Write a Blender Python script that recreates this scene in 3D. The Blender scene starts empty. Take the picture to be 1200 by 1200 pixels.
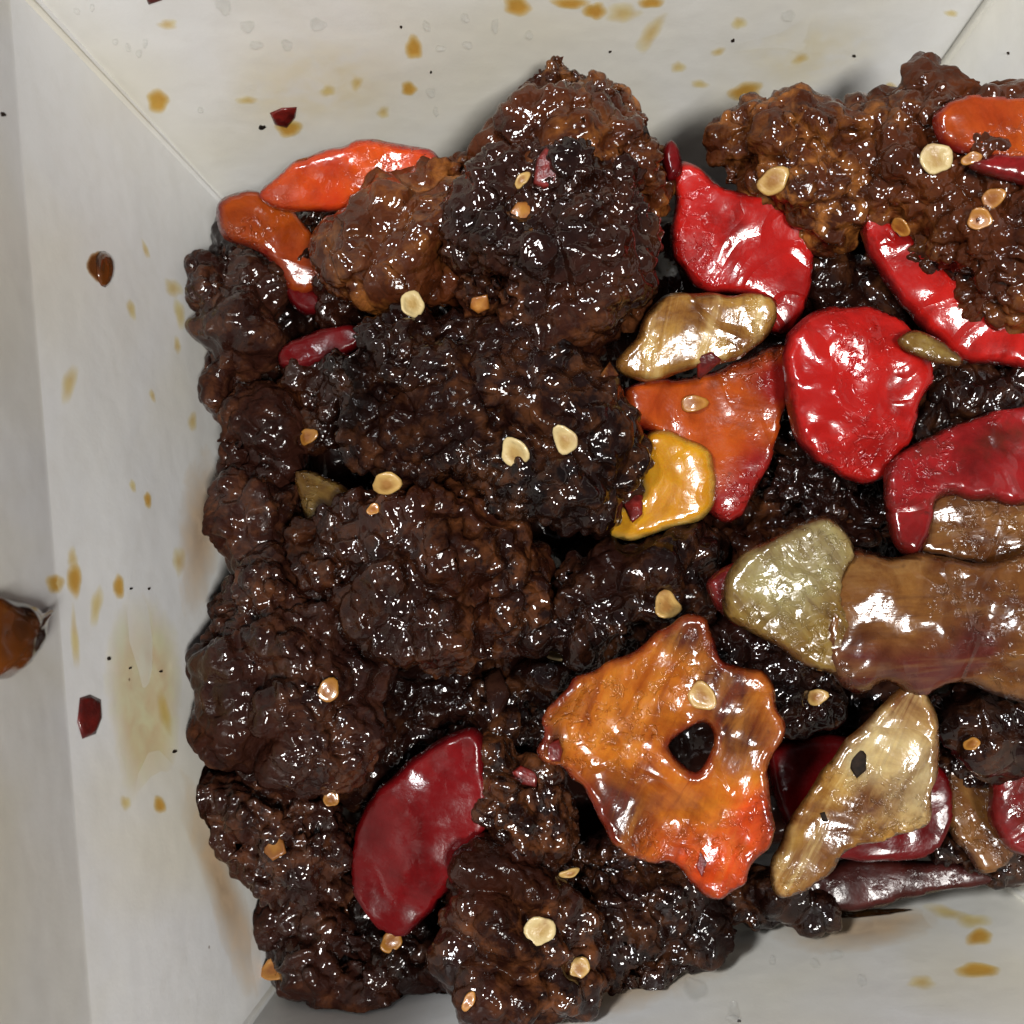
import bpy, bmesh, math, random
import numpy as np
from mathutils import Vector, Matrix, Euler
from mathutils.geometry import delaunay_2d_cdt

# ------------------------------------------------------------------ camera, world, lights
S = 0.01                                    # everything below is laid out in centimetres, built in metres
sc = bpy.context.scene
C = sc.collection
CAM = Vector((-0.7226, -0.8526, 17.7794))
ROT = Euler((0.0766, 0.0341, -0.1094), 'XYZ')
cd = bpy.data.cameras.new('camera')
cd.sensor_fit = 'HORIZONTAL'; cd.angle = math.radians(45.0)
cd.clip_start = 0.005; cd.clip_end = 50
cam = bpy.data.objects.new('camera', cd); C.objects.link(cam)
cam.location = CAM * S; cam.rotation_euler = ROT
sc.camera = cam
cd.dof.use_dof = True; cd.dof.focus_distance = 0.133; cd.dof.aperture_fstop = 42

w = bpy.data.worlds.new('World'); sc.world = w; w.use_nodes = True
bg = w.node_tree.nodes['Background']
bg.inputs['Color'].default_value = (0.92, 0.93, 1.0, 1)
bg.inputs['Strength'].default_value = 0.12

def area(name, loc, target, size, power, col):
    l = bpy.data.lights.new(name, 'AREA'); l.shape = 'RECTANGLE'
    l.size, l.size_y = size; l.energy = power; l.color = col
    o = bpy.data.objects.new(name, l); C.objects.link(o)
    o.location = loc
    o.rotation_euler = (Vector(target) - Vector(loc)).to_track_quat('-Z', 'Y').to_euler()
    return o
area('ceiling_lamp', (0.17, -0.27, 1.00), (0, 0, 0.04), (0.22, 0.16), 12.0, (1.0, 0.975, 0.935))
area('glint_lamp', (-0.36, 0.24, 0.85), (0, 0, 0.04), (0.16, 0.12), 7.5, (0.97, 0.98, 1.0))  # small unseen lamp added for glints and a brighter right wall

sc.render.engine = 'CYCLES'
sc.cycles.use_denoising = True
sc.cycles.max_bounces = 5
sc.cycles.use_adaptive_sampling = True
sc.cycles.adaptive_threshold = 0.02
sc.cycles.caustics_reflective = False
sc.cycles.caustics_refractive = False
sc.cycles.transparent_max_bounces = 12
sc.view_settings.view_transform = 'Standard'
sc.view_settings.look = 'None'
sc.view_settings.exposure = 0.0
sc.view_settings.gamma = 1.0
sc.view_settings.use_curve_mapping = False

rnd = random.Random(5)
RM = np.array(ROT.to_matrix())
CN = np.array(CAM)
FPX = 600 / math.tan(math.radians(22.5))

def ray(px, py):
    d = RM @ np.array([(px - 600) / FPX, (600 - py) / FPX, -1.0])
    return d / np.linalg.norm(d)
def unz(px, py, z):
    d = ray(px, py); return CN + d * ((z - CN[2]) / d[2])
def unplane(px, py, p0, n):
    d = ray(px, py); return CN + d * (np.dot(np.array(p0) - CN, n) / np.dot(d, n))

# ------------------------------------------------------------------ noise
def _hash(ix, iy, iz, k):
    h = (ix * 73856093) ^ (iy * 19349663) ^ (iz * 83492791) ^ (k * 2654435761 & 0x7fffffff)
    h = (h ^ (h >> 13)) * 1274126177 & 0x7fffffff
    h = (h ^ (h >> 16)) * 668265263 & 0x7fffffff
    return ((h ^ (h >> 15)) & 0xffff) / 65535.0
def vnoise(p, k=0):
    i = np.floor(p).astype(np.int64); f = p - i; f = f * f * f * (f * (f * 6 - 15) + 10)
    r = 0
    for a in (0, 1):
        for b in (0, 1):
            for c in (0, 1):
                wgt = (f[:, 0] if a else 1 - f[:, 0]) * (f[:, 1] if b else 1 - f[:, 1]) * (f[:, 2] if c else 1 - f[:, 2])
                r = r + wgt * _hash(i[:, 0] + a, i[:, 1] + b, i[:, 2] + c, k)
    return r * 2 - 1
def fbm(p, k=0, o=3):
    r = 0; a = 1.0; s = 0
    for j in range(o):
        r = r + a * vnoise(p * 2 ** j + 17.3 * j, k + j); s += a; a *= .5
    return r / s
def worley(p, k=0):
    i = np.floor(p).astype(np.int64); best = np.full(len(p), 9.0)
    for a in (-1, 0, 1):
        for b in (-1, 0, 1):
            for c in (-1, 0, 1):
                x, y, z = i[:, 0] + a, i[:, 1] + b, i[:, 2] + c
                q = np.stack([x + _hash(x, y, z, k), y + _hash(x, y, z, k + 7), z + _hash(x, y, z, k + 13)], 1)
                best = np.minimum(best, ((q - p) ** 2).sum(1))
    return np.sqrt(best)
def warp(p, f, a, k):
    return p + a * np.stack([vnoise(p * f + 3.1, k), vnoise(p * f + 9.7, k + 1), vnoise(p * f + 21.3, k + 2)], 1)

# ------------------------------------------------------------------ box shape (cm)
BA, BB, SX, SY, BH = 4.0623, 4.4772, 0.1948, 0.2272, 6.3866
def corner(sx, sy, h): return np.array([sx * (BA + SX * h), sy * (BB + SY * h), h])
def clamp_in(v, m=0.03):
    z = np.clip(v[:, 2], 0, BH)
    lx = BA + SX * z - m; ly = BB + SY * z - m
    over = v[:, 2] < BH
    v[:, 0] = np.where(over, np.clip(v[:, 0], -lx, lx), v[:, 0])
    v[:, 1] = np.where(over, np.clip(v[:, 1], -ly, ly), v[:, 1])
    return v

# ------------------------------------------------------------------ node helpers
class NT:
    def __init__(s, name):
        s.m = bpy.data.materials.new(name); s.m.use_nodes = True
        s.t = s.m.node_tree; s.t.nodes.clear()
        s.out = s.t.nodes.new('ShaderNodeOutputMaterial')
    def n(s, typ, props=None, **inp):
        nd = s.t.nodes.new('ShaderNode' + typ)
        for k, v in (props or {}).items(): setattr(nd, k, v)
        for k, v in inp.items():
            key = k.replace('_', ' ') if k.replace('_', ' ') in nd.inputs else k
            s.set(nd, key, v)
        return nd
    def set(s, nd, key, v):
        i = nd.inputs[key]
        if isinstance(v, bpy.types.NodeSocket): s.t.links.new(v, i)
        elif isinstance(v, bpy.types.Node): s.t.links.new(v.outputs[0], i)
        else:
            i.default_value = (tuple(v) + (1,)) if hasattr(v, '__len__') and len(v) == 3 and i.type == 'RGBA' else v
    def math(s, op, a, b=0.0, clamp=False):
        nd = s.t.nodes.new('ShaderNodeMath'); nd.operation = op; nd.use_clamp = clamp
        s.set(nd, 0, a); s.set(nd, 1, b); return nd.outputs[0]
    def mix(s, f, a, b):
        nd = s.t.nodes.new('ShaderNodeMix'); nd.data_type = 'RGBA'
        s.set(nd, 0, f); s.set(nd, 6, a); s.set(nd, 7, b); return nd.outputs[2]
    def ramp(s, f, lo, hi, a=0.0, b=1.0):
        nd = s.t.nodes.new('ShaderNodeMapRange'); nd.clamp = True
        for i, v in enumerate((f, lo, hi, a, b)): s.set(nd, i, v)
        return nd.outputs[0]
    def coord(s):
        tc = s.t.nodes.new('ShaderNodeTexCoord'); oi = s.t.nodes.new('ShaderNodeObjectInfo')
        vm = s.t.nodes.new('ShaderNodeVectorMath'); vm.operation = 'MULTIPLY_ADD'
        s.t.links.new(tc.outputs['Object'], vm.inputs[0]); vm.inputs[1].default_value = (100, 100, 100)
        cb = s.t.nodes.new('ShaderNodeCombineXYZ')
        m = s.math('MULTIPLY', oi.outputs['Random'], 53.0)
        for i in range(3): s.t.links.new(m, cb.inputs[i])
        s.t.links.new(cb.outputs[0], vm.inputs[2])
        return vm.outputs[0]
    def noise(s, vec, scale, detail=3.0, rough=.55, dist=0.0):
        return s.n('TexNoise', None, Vector=vec, Scale=scale, Detail=detail, Roughness=rough, Distortion=dist).outputs[0]
    def voro(s, vec, scale, feat='F1', rand=1.0):
        nd = s.n('TexVoronoi', {'feature': feat}, Vector=vec, Scale=scale)
        nd.inputs['Randomness'].default_value = rand
        return nd.outputs['Distance']
    def bump(s, h, strength, dist, normal=None):
        nd = s.n('Bump', None, Height=h, Strength=strength, Distance=dist * S)
        if normal is not None: s.set(nd, 'Normal', normal)
        return nd.outputs[0]
    def done(s, shader):
        s.t.links.new(shader.outputs[0], s.out.inputs[0]); return s.m

def mat_beef(name, dark, mid, light, rough=.45, coat=.7, fine=1.0, glint=1.0):
    t = NT(name); v = t.coord()
    n1 = t.noise(v, 1.0, 5, .62, .7)
    n2 = t.noise(v, 4.0, 4, .62, .3)
    n3 = t.noise(v, .55, 3, .5)
    col = t.mix(t.ramp(n1, .34, .64), dark, mid)
    col = t.mix(t.math('MULTIPLY', t.ramp(n2, .46, .70), t.ramp(n3, .42, .60)), col, light)
    wet = t.ramp(t.noise(v, .9, 3, .5, .4), .34, .52)           # where the sauce has pooled and shines
    vo = t.voro(v, 8.0)
    h = t.math('ADD', t.math('MULTIPLY', t.math('MULTIPLY', vo, vo), -.40), t.math('MULTIPLY', t.noise(v, 9.0, 2, .5, .6), .40))
    b = t.bump(h, .8 * fine, .10)
    p = t.n('BsdfPrincipled', None, Base_Color=col, Roughness=t.ramp(n2, .35, .65, rough * .7, rough * 1.4), Normal=b)
    p.inputs['IOR'].default_value = 1.40
    p.inputs['Specular IOR Level'].default_value = .03
    t.set(p, 'Coat Weight', t.math('MULTIPLY', t.ramp(wet, 0, 1, .10, 1.0), coat))
    p.inputs['Coat IOR'].default_value = 1.5
    t.set(p, 'Coat Roughness', t.ramp(wet, 0, 1, .12, .035))
    t.set(p, 'Coat Normal', t.bump(h, .42 * glint, .08))
    return t.done(p)

def mat_veg(name, a, b, edge, sss=.12, rough=.24, streak=0.0, streakcol=None, beads=.6, wrinkle=.3, spots=0.0,
            spotcol=(.06, .012, .006), edgew=(.0, .08), coat=.7, nscale=.9, zone=None, zone2=None, rad=(.004, .0014, .0006), ridge=0.0, crough=.07, glaze=.75, fleshy=.2):
    t = NT(name); v = t.coord()
    n1 = t.noise(v, nscale, 5, .6, .5)
    col = t.mix(t.ramp(n1, .34, .66), a, b)
    if zone:
        zf = t.n('Attribute', {'attribute_name': 'zone'}).outputs['Fac']
        zf = t.math('ADD', zf, t.math('MULTIPLY', t.math('SUBTRACT', n1, .5), .8), True)
        col = t.mix(t.ramp(zf, .15, .75), col, zone)
    if zone2:
        zf = t.n('Attribute', {'attribute_name': 'zone2'}).outputs['Fac']
        zf = t.math('ADD', zf, t.math('MULTIPLY', t.math('SUBTRACT', n1, .5), .9), True)
        col = t.mix(t.ramp(zf, .15, .8), col, zone2)
    n4 = t.noise(v, 3.6, 4, .6)
    if streak:
        lo = t.n('Attribute', {'attribute_name': 'loc'}).outputs['Vector']
        mp = t.n('Mapping', None, Vector=lo); mp.inputs['Scale'].default_value = (.6, 3.6, 1)
        oi = t.n('ObjectInfo'); t.set(mp, 'Location', oi.outputs['Random'])
        st = t.noise(mp.outputs[0], 1.0, 4, .65, .5)
        col = t.mix(t.math('MULTIPLY', t.ramp(st, .50, .66), streak), col, streakcol)
        col = t.mix(t.math('MULTIPLY', t.ramp(st, .46, .36), .5), col, edge)
    ed = t.n('Attribute', {'attribute_name': 'edge'}).outputs['Fac']
    en = t.math('ADD', ed, t.math('MULTIPLY', t.math('SUBTRACT', n4, .5), .22))
    col = t.mix(t.ramp(en, edgew[0], edgew[1], 1.0, 0.0), col, edge)
    if spots:
        sp = t.math('MULTIPLY', t.ramp(t.noise(v, 1.5, 5, .65), .52, .68), spots)
        col = t.mix(sp, col, spotcol)
        col = t.mix(t.math('MULTIPLY', t.ramp(n4, .66, .72), spots), col, (.03, .008, .005))
    gl = t.ramp(t.noise(v, 1.15, 5, .65, 1.2), .44, .66)
    gcol = t.n('Mix', {'data_type': 'RGBA', 'blend_type': 'MULTIPLY'}); t.set(gcol, 0, t.math('MULTIPLY', gl, glaze)); t.set(gcol, 6, col); gcol.inputs[7].default_value = (.40, .22, .15, 1)
    col = gcol.outputs[2]
    fn = t.noise(v, 9.0, 3, .6, .7)
    bd = t.math('MULTIPLY', t.ramp(fn, .52, .74), t.ramp(t.noise(v, 1.1, 2, .5), .50, .60))
    rn = t.noise(v, .85, 2, .45, .9)
    rg = t.ramp(t.math('ABSOLUTE', t.math('SUBTRACT', rn, .5)), .0, .06, 1, 0)
    h = t.math('ADD', t.math('MULTIPLY', t.noise(v, 1.6, 2, .4, .5), wrinkle), t.math('MULTIPLY', rg, ridge * .10))
    h = t.math('ADD', h, t.math('MULTIPLY', bd, beads * .13))
    h = t.math('ADD', h, t.math('ADD', t.math('MULTIPLY', n4, .06), t.math('MULTIPLY', fn, fleshy * .10)))
    if streak: h = t.math('ADD', h, t.math('MULTIPLY', st, .05))
    nb = t.bump(h, .8, .22)
    p = t.n('BsdfPrincipled', None, Base_Color=col, Normal=nb)
    t.set(p, 'Roughness', t.ramp(n4, .35, .65, rough * .7, rough * 1.5))
    p.inputs['IOR'].default_value = 1.40
    p.inputs['Specular IOR Level'].default_value = .15
    p.inputs['Coat Weight'].default_value = coat; t.set(p, 'Coat Roughness', t.ramp(n4, .4, .65, crough * .7, crough * 3))
    t.set(p, 'Coat Normal', nb)
    if sss:
        p.inputs['Subsurface Weight'].default_value = sss
        p.inputs['Subsurface Radius'].default_value = rad
        p.inputs['Subsurface Scale'].default_value = 1.0
    return t.done(p)

def mat_paper(name):
    t = NT(name); v = t.coord()
    tc = t.n('TexCoord').outputs['Object']
    n1 = t.noise(v, .28, 3, .5, .5)
    base = t.mix(t.ramp(n1, .40, .66), (.74, .74, .73), (.71, .68, .58))
    fib = t.noise(v, 3.0, 6, .7, .5)
    base = t.mix(t.math('MULTIPLY', t.ramp(fib, .45, .75), .22), base, (.60, .58, .52))
    sp = t.math('MULTIPLY', t.ramp(t.voro(v, 1.25), .030, .016), t.ramp(t.noise(v, .7, 1), .50, .53))
    base = t.mix(t.math('MULTIPLY', sp, .8), base, (.16, .10, .06))
    b = t.bump(t.noise(v, .7, 3), .25, .12)
    b = t.bump(t.noise(v, 24, 3), .10, .012, b)
    p = t.n('BsdfPrincipled', None, Base_Color=base, Roughness=t.ramp(t.noise(v, .8, 3), .3, .7, .30, .52), Normal=b)
    p.inputs['IOR'].default_value = 1.4
    return t.done(p)

def mat_film(name, tint, body, amount, rough=.12, soft=.35):
    t = NT(name); v = t.coord()
    ed = t.n('Attribute', {'attribute_name': 'edge'}).outputs['Fac']
    nz = t.noise(v, 3.5, 5, .65, .6)
    e = t.math('ADD', ed, t.math('MULTIPLY', t.math('SUBTRACT', nz, .5), .9 * soft))
    k = t.ramp(e, 0.02, soft)
    tr = t.n('BsdfTransparent', None, Color=t.mix(k, (1, 1, 1), t.mix(t.ramp(nz, .35, .65), tint, tuple(min(1, c * 1.08) for c in tint))))
    p = t.n('BsdfPrincipled', None, Base_Color=body, Roughness=rough)
    mx = t.n('MixShader'); t.set(mx, 0, t.math('MULTIPLY', k, amount)); t.set(mx, 1, tr); t.set(mx, 2, p)
    return t.done(mx)

def mat_seed(name, rim, core, coat=.25):
    t = NT(name); v = t.coord()
    ed = t.n('Attribute', {'attribute_name': 'edge'}).outputs['Fac']
    n = t.noise(v, 9, 3, .6)
    e = t.math('ADD', ed, t.math('MULTIPLY', t.math('SUBTRACT', n, .5), .7))
    col = t.mix(t.ramp(e, .25, .75), core, rim)
    col = t.mix(t.math('MULTIPLY', t.ramp(t.noise(v, 3, 3), .55, .72), .6), col, (.16, .05, .015))
    p = t.n('BsdfPrincipled', None, Base_Color=col, Roughness=.4, Normal=t.bump(n, .5, .03))
    p.inputs['Coat Weight'].default_value = coat; p.inputs['Coat Roughness'].default_value = .1
    return t.done(p)

def mat_plain(name, a, b, rough=.35, nscale=4, sss=0.0, bump=.3, coat=.3, bs=8, spec=.3):
    t = NT(name); v = t.coord()
    p = t.n('BsdfPrincipled', None, Base_Color=t.mix(t.ramp(t.noise(v, nscale, 3), .35, .65), a, b), Roughness=rough,
            Normal=t.bump(t.noise(v, bs, 3), bump, .04))
    p.inputs['Coat Weight'].default_value = coat; p.inputs['Coat Roughness'].default_value = .08
    p.inputs['Specular IOR Level'].default_value = spec
    p.inputs['Subsurface Weight'].default_value = sss
    p.inputs['Subsurface Radius'].default_value = (.002, .001, .0004); p.inputs['Subsurface Scale'].default_value = 1.0
    return t.done(p)

M = {
 'paper': mat_paper('white_card'),
 'beef_brown': mat_beef('glazed_beef_brown', (.019, .0044, .0018), (.064, .0160, .0046), (.23, .080, .016), coat=1.0),
 'beef_dark': mat_beef('glazed_beef_dark', (.0032, .0013, .0010), (.0105, .0030, .0019), (.055, .018, .006), coat=1.0),
 'beef_mid': mat_beef('glazed_beef_mid', (.0058, .0018, .0012), (.021, .0055, .0027), (.085, .027, .0085), coat=1.0),
 'beef_dull': mat_beef('glazed_beef_dull', (.0100, .0032, .0023), (.029, .0088, .0054), (.085, .029, .012), rough=.5, coat=.9),
 'sauce': mat_beef('dark_sauce', (.006, .0025, .002), (.018, .006, .004), (.04, .015, .008), rough=.3, coat=.8, fine=.15, glint=.3),
 'red': mat_veg('red_pepper', (.34, .009, .006), (.24, .006, .005), (.08, .005, .005), sss=.25, beads=.9, wrinkle=.16, ridge=.7, zone=(.09, .006, .005), glaze=.7, fleshy=.06, coat=.55, nscale=.6),
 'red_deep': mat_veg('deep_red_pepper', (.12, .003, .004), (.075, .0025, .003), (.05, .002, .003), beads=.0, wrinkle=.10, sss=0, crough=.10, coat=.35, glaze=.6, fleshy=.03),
 'red_stain': mat_veg('stained_red_pepper', (.23, .007, .008), (.09, .007, .006), (.06, .007, .005), beads=1.0, wrinkle=.3, ridge=1.3, spots=.75, fleshy=.1),
 'orange_red': mat_veg('orange_red_pepper', (.44, .058, .005), (.36, .020, .005), (.20, .008, .006), beads=.5, wrinkle=.2, ridge=.7, glaze=.6, fleshy=.05, sss=.2),
 'orange': mat_veg('orange_pepper', (.38, .120, .009), (.27, .055, .006), (.12, .013, .005), beads=1.3, wrinkle=.30, ridge=.8, spots=.5,
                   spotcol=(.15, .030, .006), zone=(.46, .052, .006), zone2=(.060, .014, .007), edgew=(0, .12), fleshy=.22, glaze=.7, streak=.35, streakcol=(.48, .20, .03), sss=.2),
 'orange_dark': mat_veg('orange_pepper_sauced', (.35, .065, .005), (.25, .032, .005), (.14, .008, .006), beads=1.3, wrinkle=.2, ridge=.3, spots=.35,
                        zone=(.18, .008, .006), glaze=.65),
 'yellow': mat_veg('yellow_pepper', (.46, .235, .007), (.37, .15, .006), (.36, .22, .05), beads=.3, wrinkle=.2, ridge=.4, glaze=.5, fleshy=.08, sss=.2),
 'onion': mat_veg('pale_onion', (.29, .160, .034), (.19, .086, .016), (.09, .034, .009), sss=.3, streak=.7, streakcol=(.46, .34, .14),
                  beads=1.2, wrinkle=.25, ridge=.8, spots=.4, spotcol=(.13, .045, .012), rad=(.003, .002, .001), zone=(.31, .235, .115), zone2=(.13, .056, .018), glaze=.85, fleshy=.15),
 'onion_brown': mat_veg('sauced_onion', (.160, .068, .015), (.080, .026, .007), (.045, .014, .006), sss=.2, streak=.3,
                        streakcol=(.25, .145, .048), beads=1.2, wrinkle=.3, ridge=1.0, spots=.6, spotcol=(.035, .010, .006), zone=(.065, .012, .008), glaze=.8, fleshy=.1, rad=(.003, .002, .001)),
 'onion_green': mat_veg('green_onion_piece', (.175, .110, .021), (.115, .058, .010), (.06, .022, .007), sss=.2, streak=.5,
                        streakcol=(.27, .21, .07), beads=1.2, wrinkle=.35, ridge=1.0, spots=.5, spotcol=(.07, .028, .009), rad=(.003, .0025, .001), zone=(.205, .17, .072), fleshy=.3, glaze=.7),
 'onion_dark': mat_veg('dark_onion', (.050, .010, .008), (.020, .005, .004), (.014, .004, .004), sss=0, beads=.3, wrinkle=.2, fleshy=.05, coat=.2),
 'seed': mat_seed('chilli_seed', (.36, .22, .065), (.22, .10, .022)),
 'seed_pale': mat_seed('chilli_seed_pale', (.43, .33, .155), (.30, .19, .06)),
 'seed_orange': mat_seed('sauced_seed', (.32, .135, .020), (.22, .075, .011), .7),
 'flake': mat_plain('chilli_flake', (.14, .010, .007), (.055, .006, .005), .35, 7, 0, .6, .35, 9),
 'char': mat_plain('charred_crumb', (.006, .005, .004), (.020, .012, .008), .7, 9, 0, .6, 0, 8, .08),
 'blob': mat_plain('thick_sauce', (.20, .055, .008), (.014, .006, .004), .15, 1.3, 0, .3, 1.0, 2.5),
 'drop_amber': mat_film('amber_sauce_drop', (.965, .83, .56), (.50, .28, .08), .14, soft=.6),
 'drop_pale': mat_film('pale_sauce_drop', (.965, .895, .75), (.62, .50, .32), .06, soft=.8),
 'drop_dark': mat_film('brown_sauce_drop', (.80, .58, .34), (.16, .07, .03), .35),
 'drop_clear': mat_film('clear_grease_drop', (.99, .99, .98), (.72, .72, .70), .15, .05),
 'shade_film': mat_film('brown_shade_film', (.93, .87, .80), (.25, .13, .08), .06, .25, .8),
 'smear_strong': mat_film('dried_sauce_smear_strong', (.985, .935, .845), (.62, .48, .30), .06, .3, .45),
 'smear': mat_film('dried_sauce_smear', (.99, .975, .93), (.66, .60, .46), .03, .3, .6),
 'table': mat_plain('tabletop', (.30, .28, .26), (.24, .225, .21), .5, .3, 0, .1, 0),
}

# ------------------------------------------------------------------ object helpers
def tag(o, label=None, cat=None, group=None, kind=None):
    if label: o['label'] = label
    if cat: o['category'] = cat
    if group: o['group'] = group
    if kind: o['kind'] = kind
    return o
def empty(name, loc=(0, 0, 0)):
    o = bpy.data.objects.new(name, None); C.objects.link(o)
    o.location = Vector(loc) * S; o.empty_display_size = .01
    return o
def mk(name, v, faces, mat, parent=None, origin=None, edge=None, loc=None, smooth=True):
    v = np.asarray(v, float)
    if origin is None:
        origin = np.array([v[:, 0].mean(), v[:, 1].mean(), v[:, 2].min()])
    me = bpy.data.meshes.new(name)
    me.from_pydata(((v - origin) * S).tolist(), [], faces)
    if smooth: me.shade_smooth()
    if edge is not None:
        a = me.attributes.new('edge', 'FLOAT', 'POINT'); a.data.foreach_set('value', np.asarray(edge, np.float32))
    if loc is not None:
        a = me.attributes.new('loc', 'FLOAT_VECTOR', 'POINT'); a.data.foreach_set('vector', np.asarray(loc, np.float32).ravel())
    me.materials.append(M[mat]); me.validate()
    o = bpy.data.objects.new(name, me); C.objects.link(o)
    base = np.zeros(3) if parent is None else np.array(parent.location) / S
    if parent is not None: o.parent = parent
    o.location = Vector((np.asarray(origin) - base) * S)
    return o

def slab(name, P, N, th, nu, nv, mat, parent, amp=.03, seed=0, edge_bump=True):
    """closed sheet: inner surface P(u,v), thickness th along N (away from the inside)"""
    us, vs = np.meshgrid(np.linspace(0, 1, nu), np.linspace(0, 1, nv), indexing='ij')
    pts = np.array([P(a, b) for a, b in zip(us.ravel(), vs.ravel())])
    nn = np.array([N(a, b) for a, b in zip(us.ravel(), vs.ravel())])
    mask = np.minimum(1, 6 * np.minimum.reduce([us, 1 - us, vs, 1 - vs])).ravel()
    pts = pts + nn * (fbm(pts * .22 + seed * 5.1, 3 + seed) * amp * mask)[:, None]
    inner = pts; outer = pts + nn * th
    n = nu * nv; f = []
    idx = lambda i, j: i * nv + j
    for i in range(nu - 1):
        for j in range(nv - 1):
            f.append((idx(i, j), idx(i + 1, j), idx(i + 1, j + 1), idx(i, j + 1)))
            f.append((n + idx(i, j + 1), n + idx(i + 1, j + 1), n + idx(i + 1, j), n + idx(i, j)))
    ring = [idx(i, 0) for i in range(nu)] + [idx(nu - 1, j) for j in range(1, nv)] + \
           [idx(i, nv - 1) for i in range(nu - 2, -1, -1)] + [idx(0, j) for j in range(nv - 2, 0, -1)]
    m = len(ring)
    for i in range(m):
        j = (i + 1) % m; f.append((2 * n + j, 2 * n + i, 2 * n + m + i, 2 * n + m + j))
    o = mk(name, np.vstack([inner, outer, inner[ring], outer[ring]]), f, mat, parent)
    md = o.data
    return o

# ------------------------------------------------------------------ setting
v = np.array([[-60, -60, -.10], [60, -60, -.10], [60, 60, -.10], [-60, 60, -.10]], float)
tag(mk('tabletop', v, [(0, 1, 2, 3)], 'table'), 'plain grey tabletop under the takeaway box', kind='structure')

# ------------------------------------------------------------------ takeaway box
box = tag(empty('takeaway_box', (0, 0, -.08)), 'open white card takeaway box splashed with sauce, holding the glazed beef', 'box')
TH = .06
def lerp(a, b, t): return a + (b - a) * t
def wall(c0, c1, seed, name='wall_panel'):
    A0, A1 = corner(*c0, 0), corner(*c1, 0); B0, B1 = corner(*c0, BH), corner(*c1, BH)
    n = np.cross(A1 - A0, B0 - A0); n /= np.linalg.norm(n)
    mid = (A0 + B1) / 2
    if np.dot(n[:2], mid[:2]) < 0: n = -n
    return slab(name, lambda u, t: lerp(lerp(A0, A1, u), lerp(B0, B1, u), t), lambda u, t: n, TH, 40, 30, 'paper', box, .045, seed)
wall((-1, 1), (1, 1), 1)
wall((-1, -1), (-1, 1), 2)
wall((1, 1), (1, -1), 3)
wall((1, -1), (-1, -1), 4)
slab('base_panel', lambda u, t: np.array([lerp(-BA, BA, u), lerp(-BB, BB, t), 0.0]), lambda u, t: np.array([0, 0, -1.0]), TH, 12, 12, 'paper', box, .02, 5)
# corner folds: the tucked card edge that stands a little proud along each corner
for sx, sy in ((-1, 1), (1, 1), (1, -1), (-1, -1)):
    A, B = corner(sx, sy, .1), corner(sx, sy, BH)
    ax = np.array([-sx, 0, 0.0]); ay = np.array([0, -sy, 0.0])
    vs = []; nseg = 14
    for i in range(nseg + 1):
        t = i / nseg; p = lerp(A, B, t); wd = .035 + .085 * t
        vs += [p - ax * .01 + ay * (wd * 1.6 + .02), p + ax * .03 + ay * wd * 1.5, p + ax * .035 + ay * (wd + .01), p - ax * .02 + ay * wd, p - ax * .02 - ay * .01]
    f = []
    for i in range(nseg):
        for k in range(4): f.append((i * 5 + k, i * 5 + k + 1, i * 5 + k + 6, i * 5 + k + 5))
    mk('corner_fold', np.array(vs), f, 'paper', box)
# folded-out flap along the left rim with its rounded crease
A, B = corner(-1, -1, BH), corner(-1, 1, BH)
wd_ = np.array([-SX, 0, 1.0]); wd_ /= np.linalg.norm(wd_)
fa = math.atan2(1, SX); fb = math.radians(87)
prof = [np.zeros(2)]; ang = fa
for i in range(3):
    ang = lerp(fa, fb, (i + 1) / 3); prof.append(prof[-1] + .02 * np.array([-math.cos(ang), math.sin(ang)]))
for i in range(9): prof.append(prof[-1] + .5 * np.array([-math.cos(fb), math.sin(fb)]))
prof = np.array(prof); cum = np.r_[0, np.cumsum(np.linalg.norm(np.diff(prof, axis=0), axis=1))]; cum /= cum[-1]
def flapP(u, t):
    q = np.array([np.interp(t, cum, prof[:, 0]), np.interp(t, cum, prof[:, 1])])
    p = lerp(A, B, u); return np.array([p[0] + q[0], p[1], p[2] + q[1]])
def flapN(u, t):
    a = flapP(u, max(0, t - .01)); b = flapP(u, min(1, t + .01)); d = b - a
    n = np.array([-d[2], 0, d[0]]); n = n / np.linalg.norm(n)
    return n if n[2] < 0 else -n
slab('flap', flapP, flapN, TH, 40, 160, 'paper', box, .05, 7)

# ------------------------------------------------------------------ ray placing
def update(): bpy.context.view_layer.update(); return bpy.context.evaluated_depsgraph_get()
DG = [update()]
def hit(px, py):
    d = ray(px, py)
    ok, loc, n, i, o, m = sc.ray_cast(DG[0], CAM * S, Vector(d))
    if not ok: return None
    n = np.array(n)
    if np.dot(n, d) > 0: n = -n
    return np.array(loc) / S, n

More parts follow.
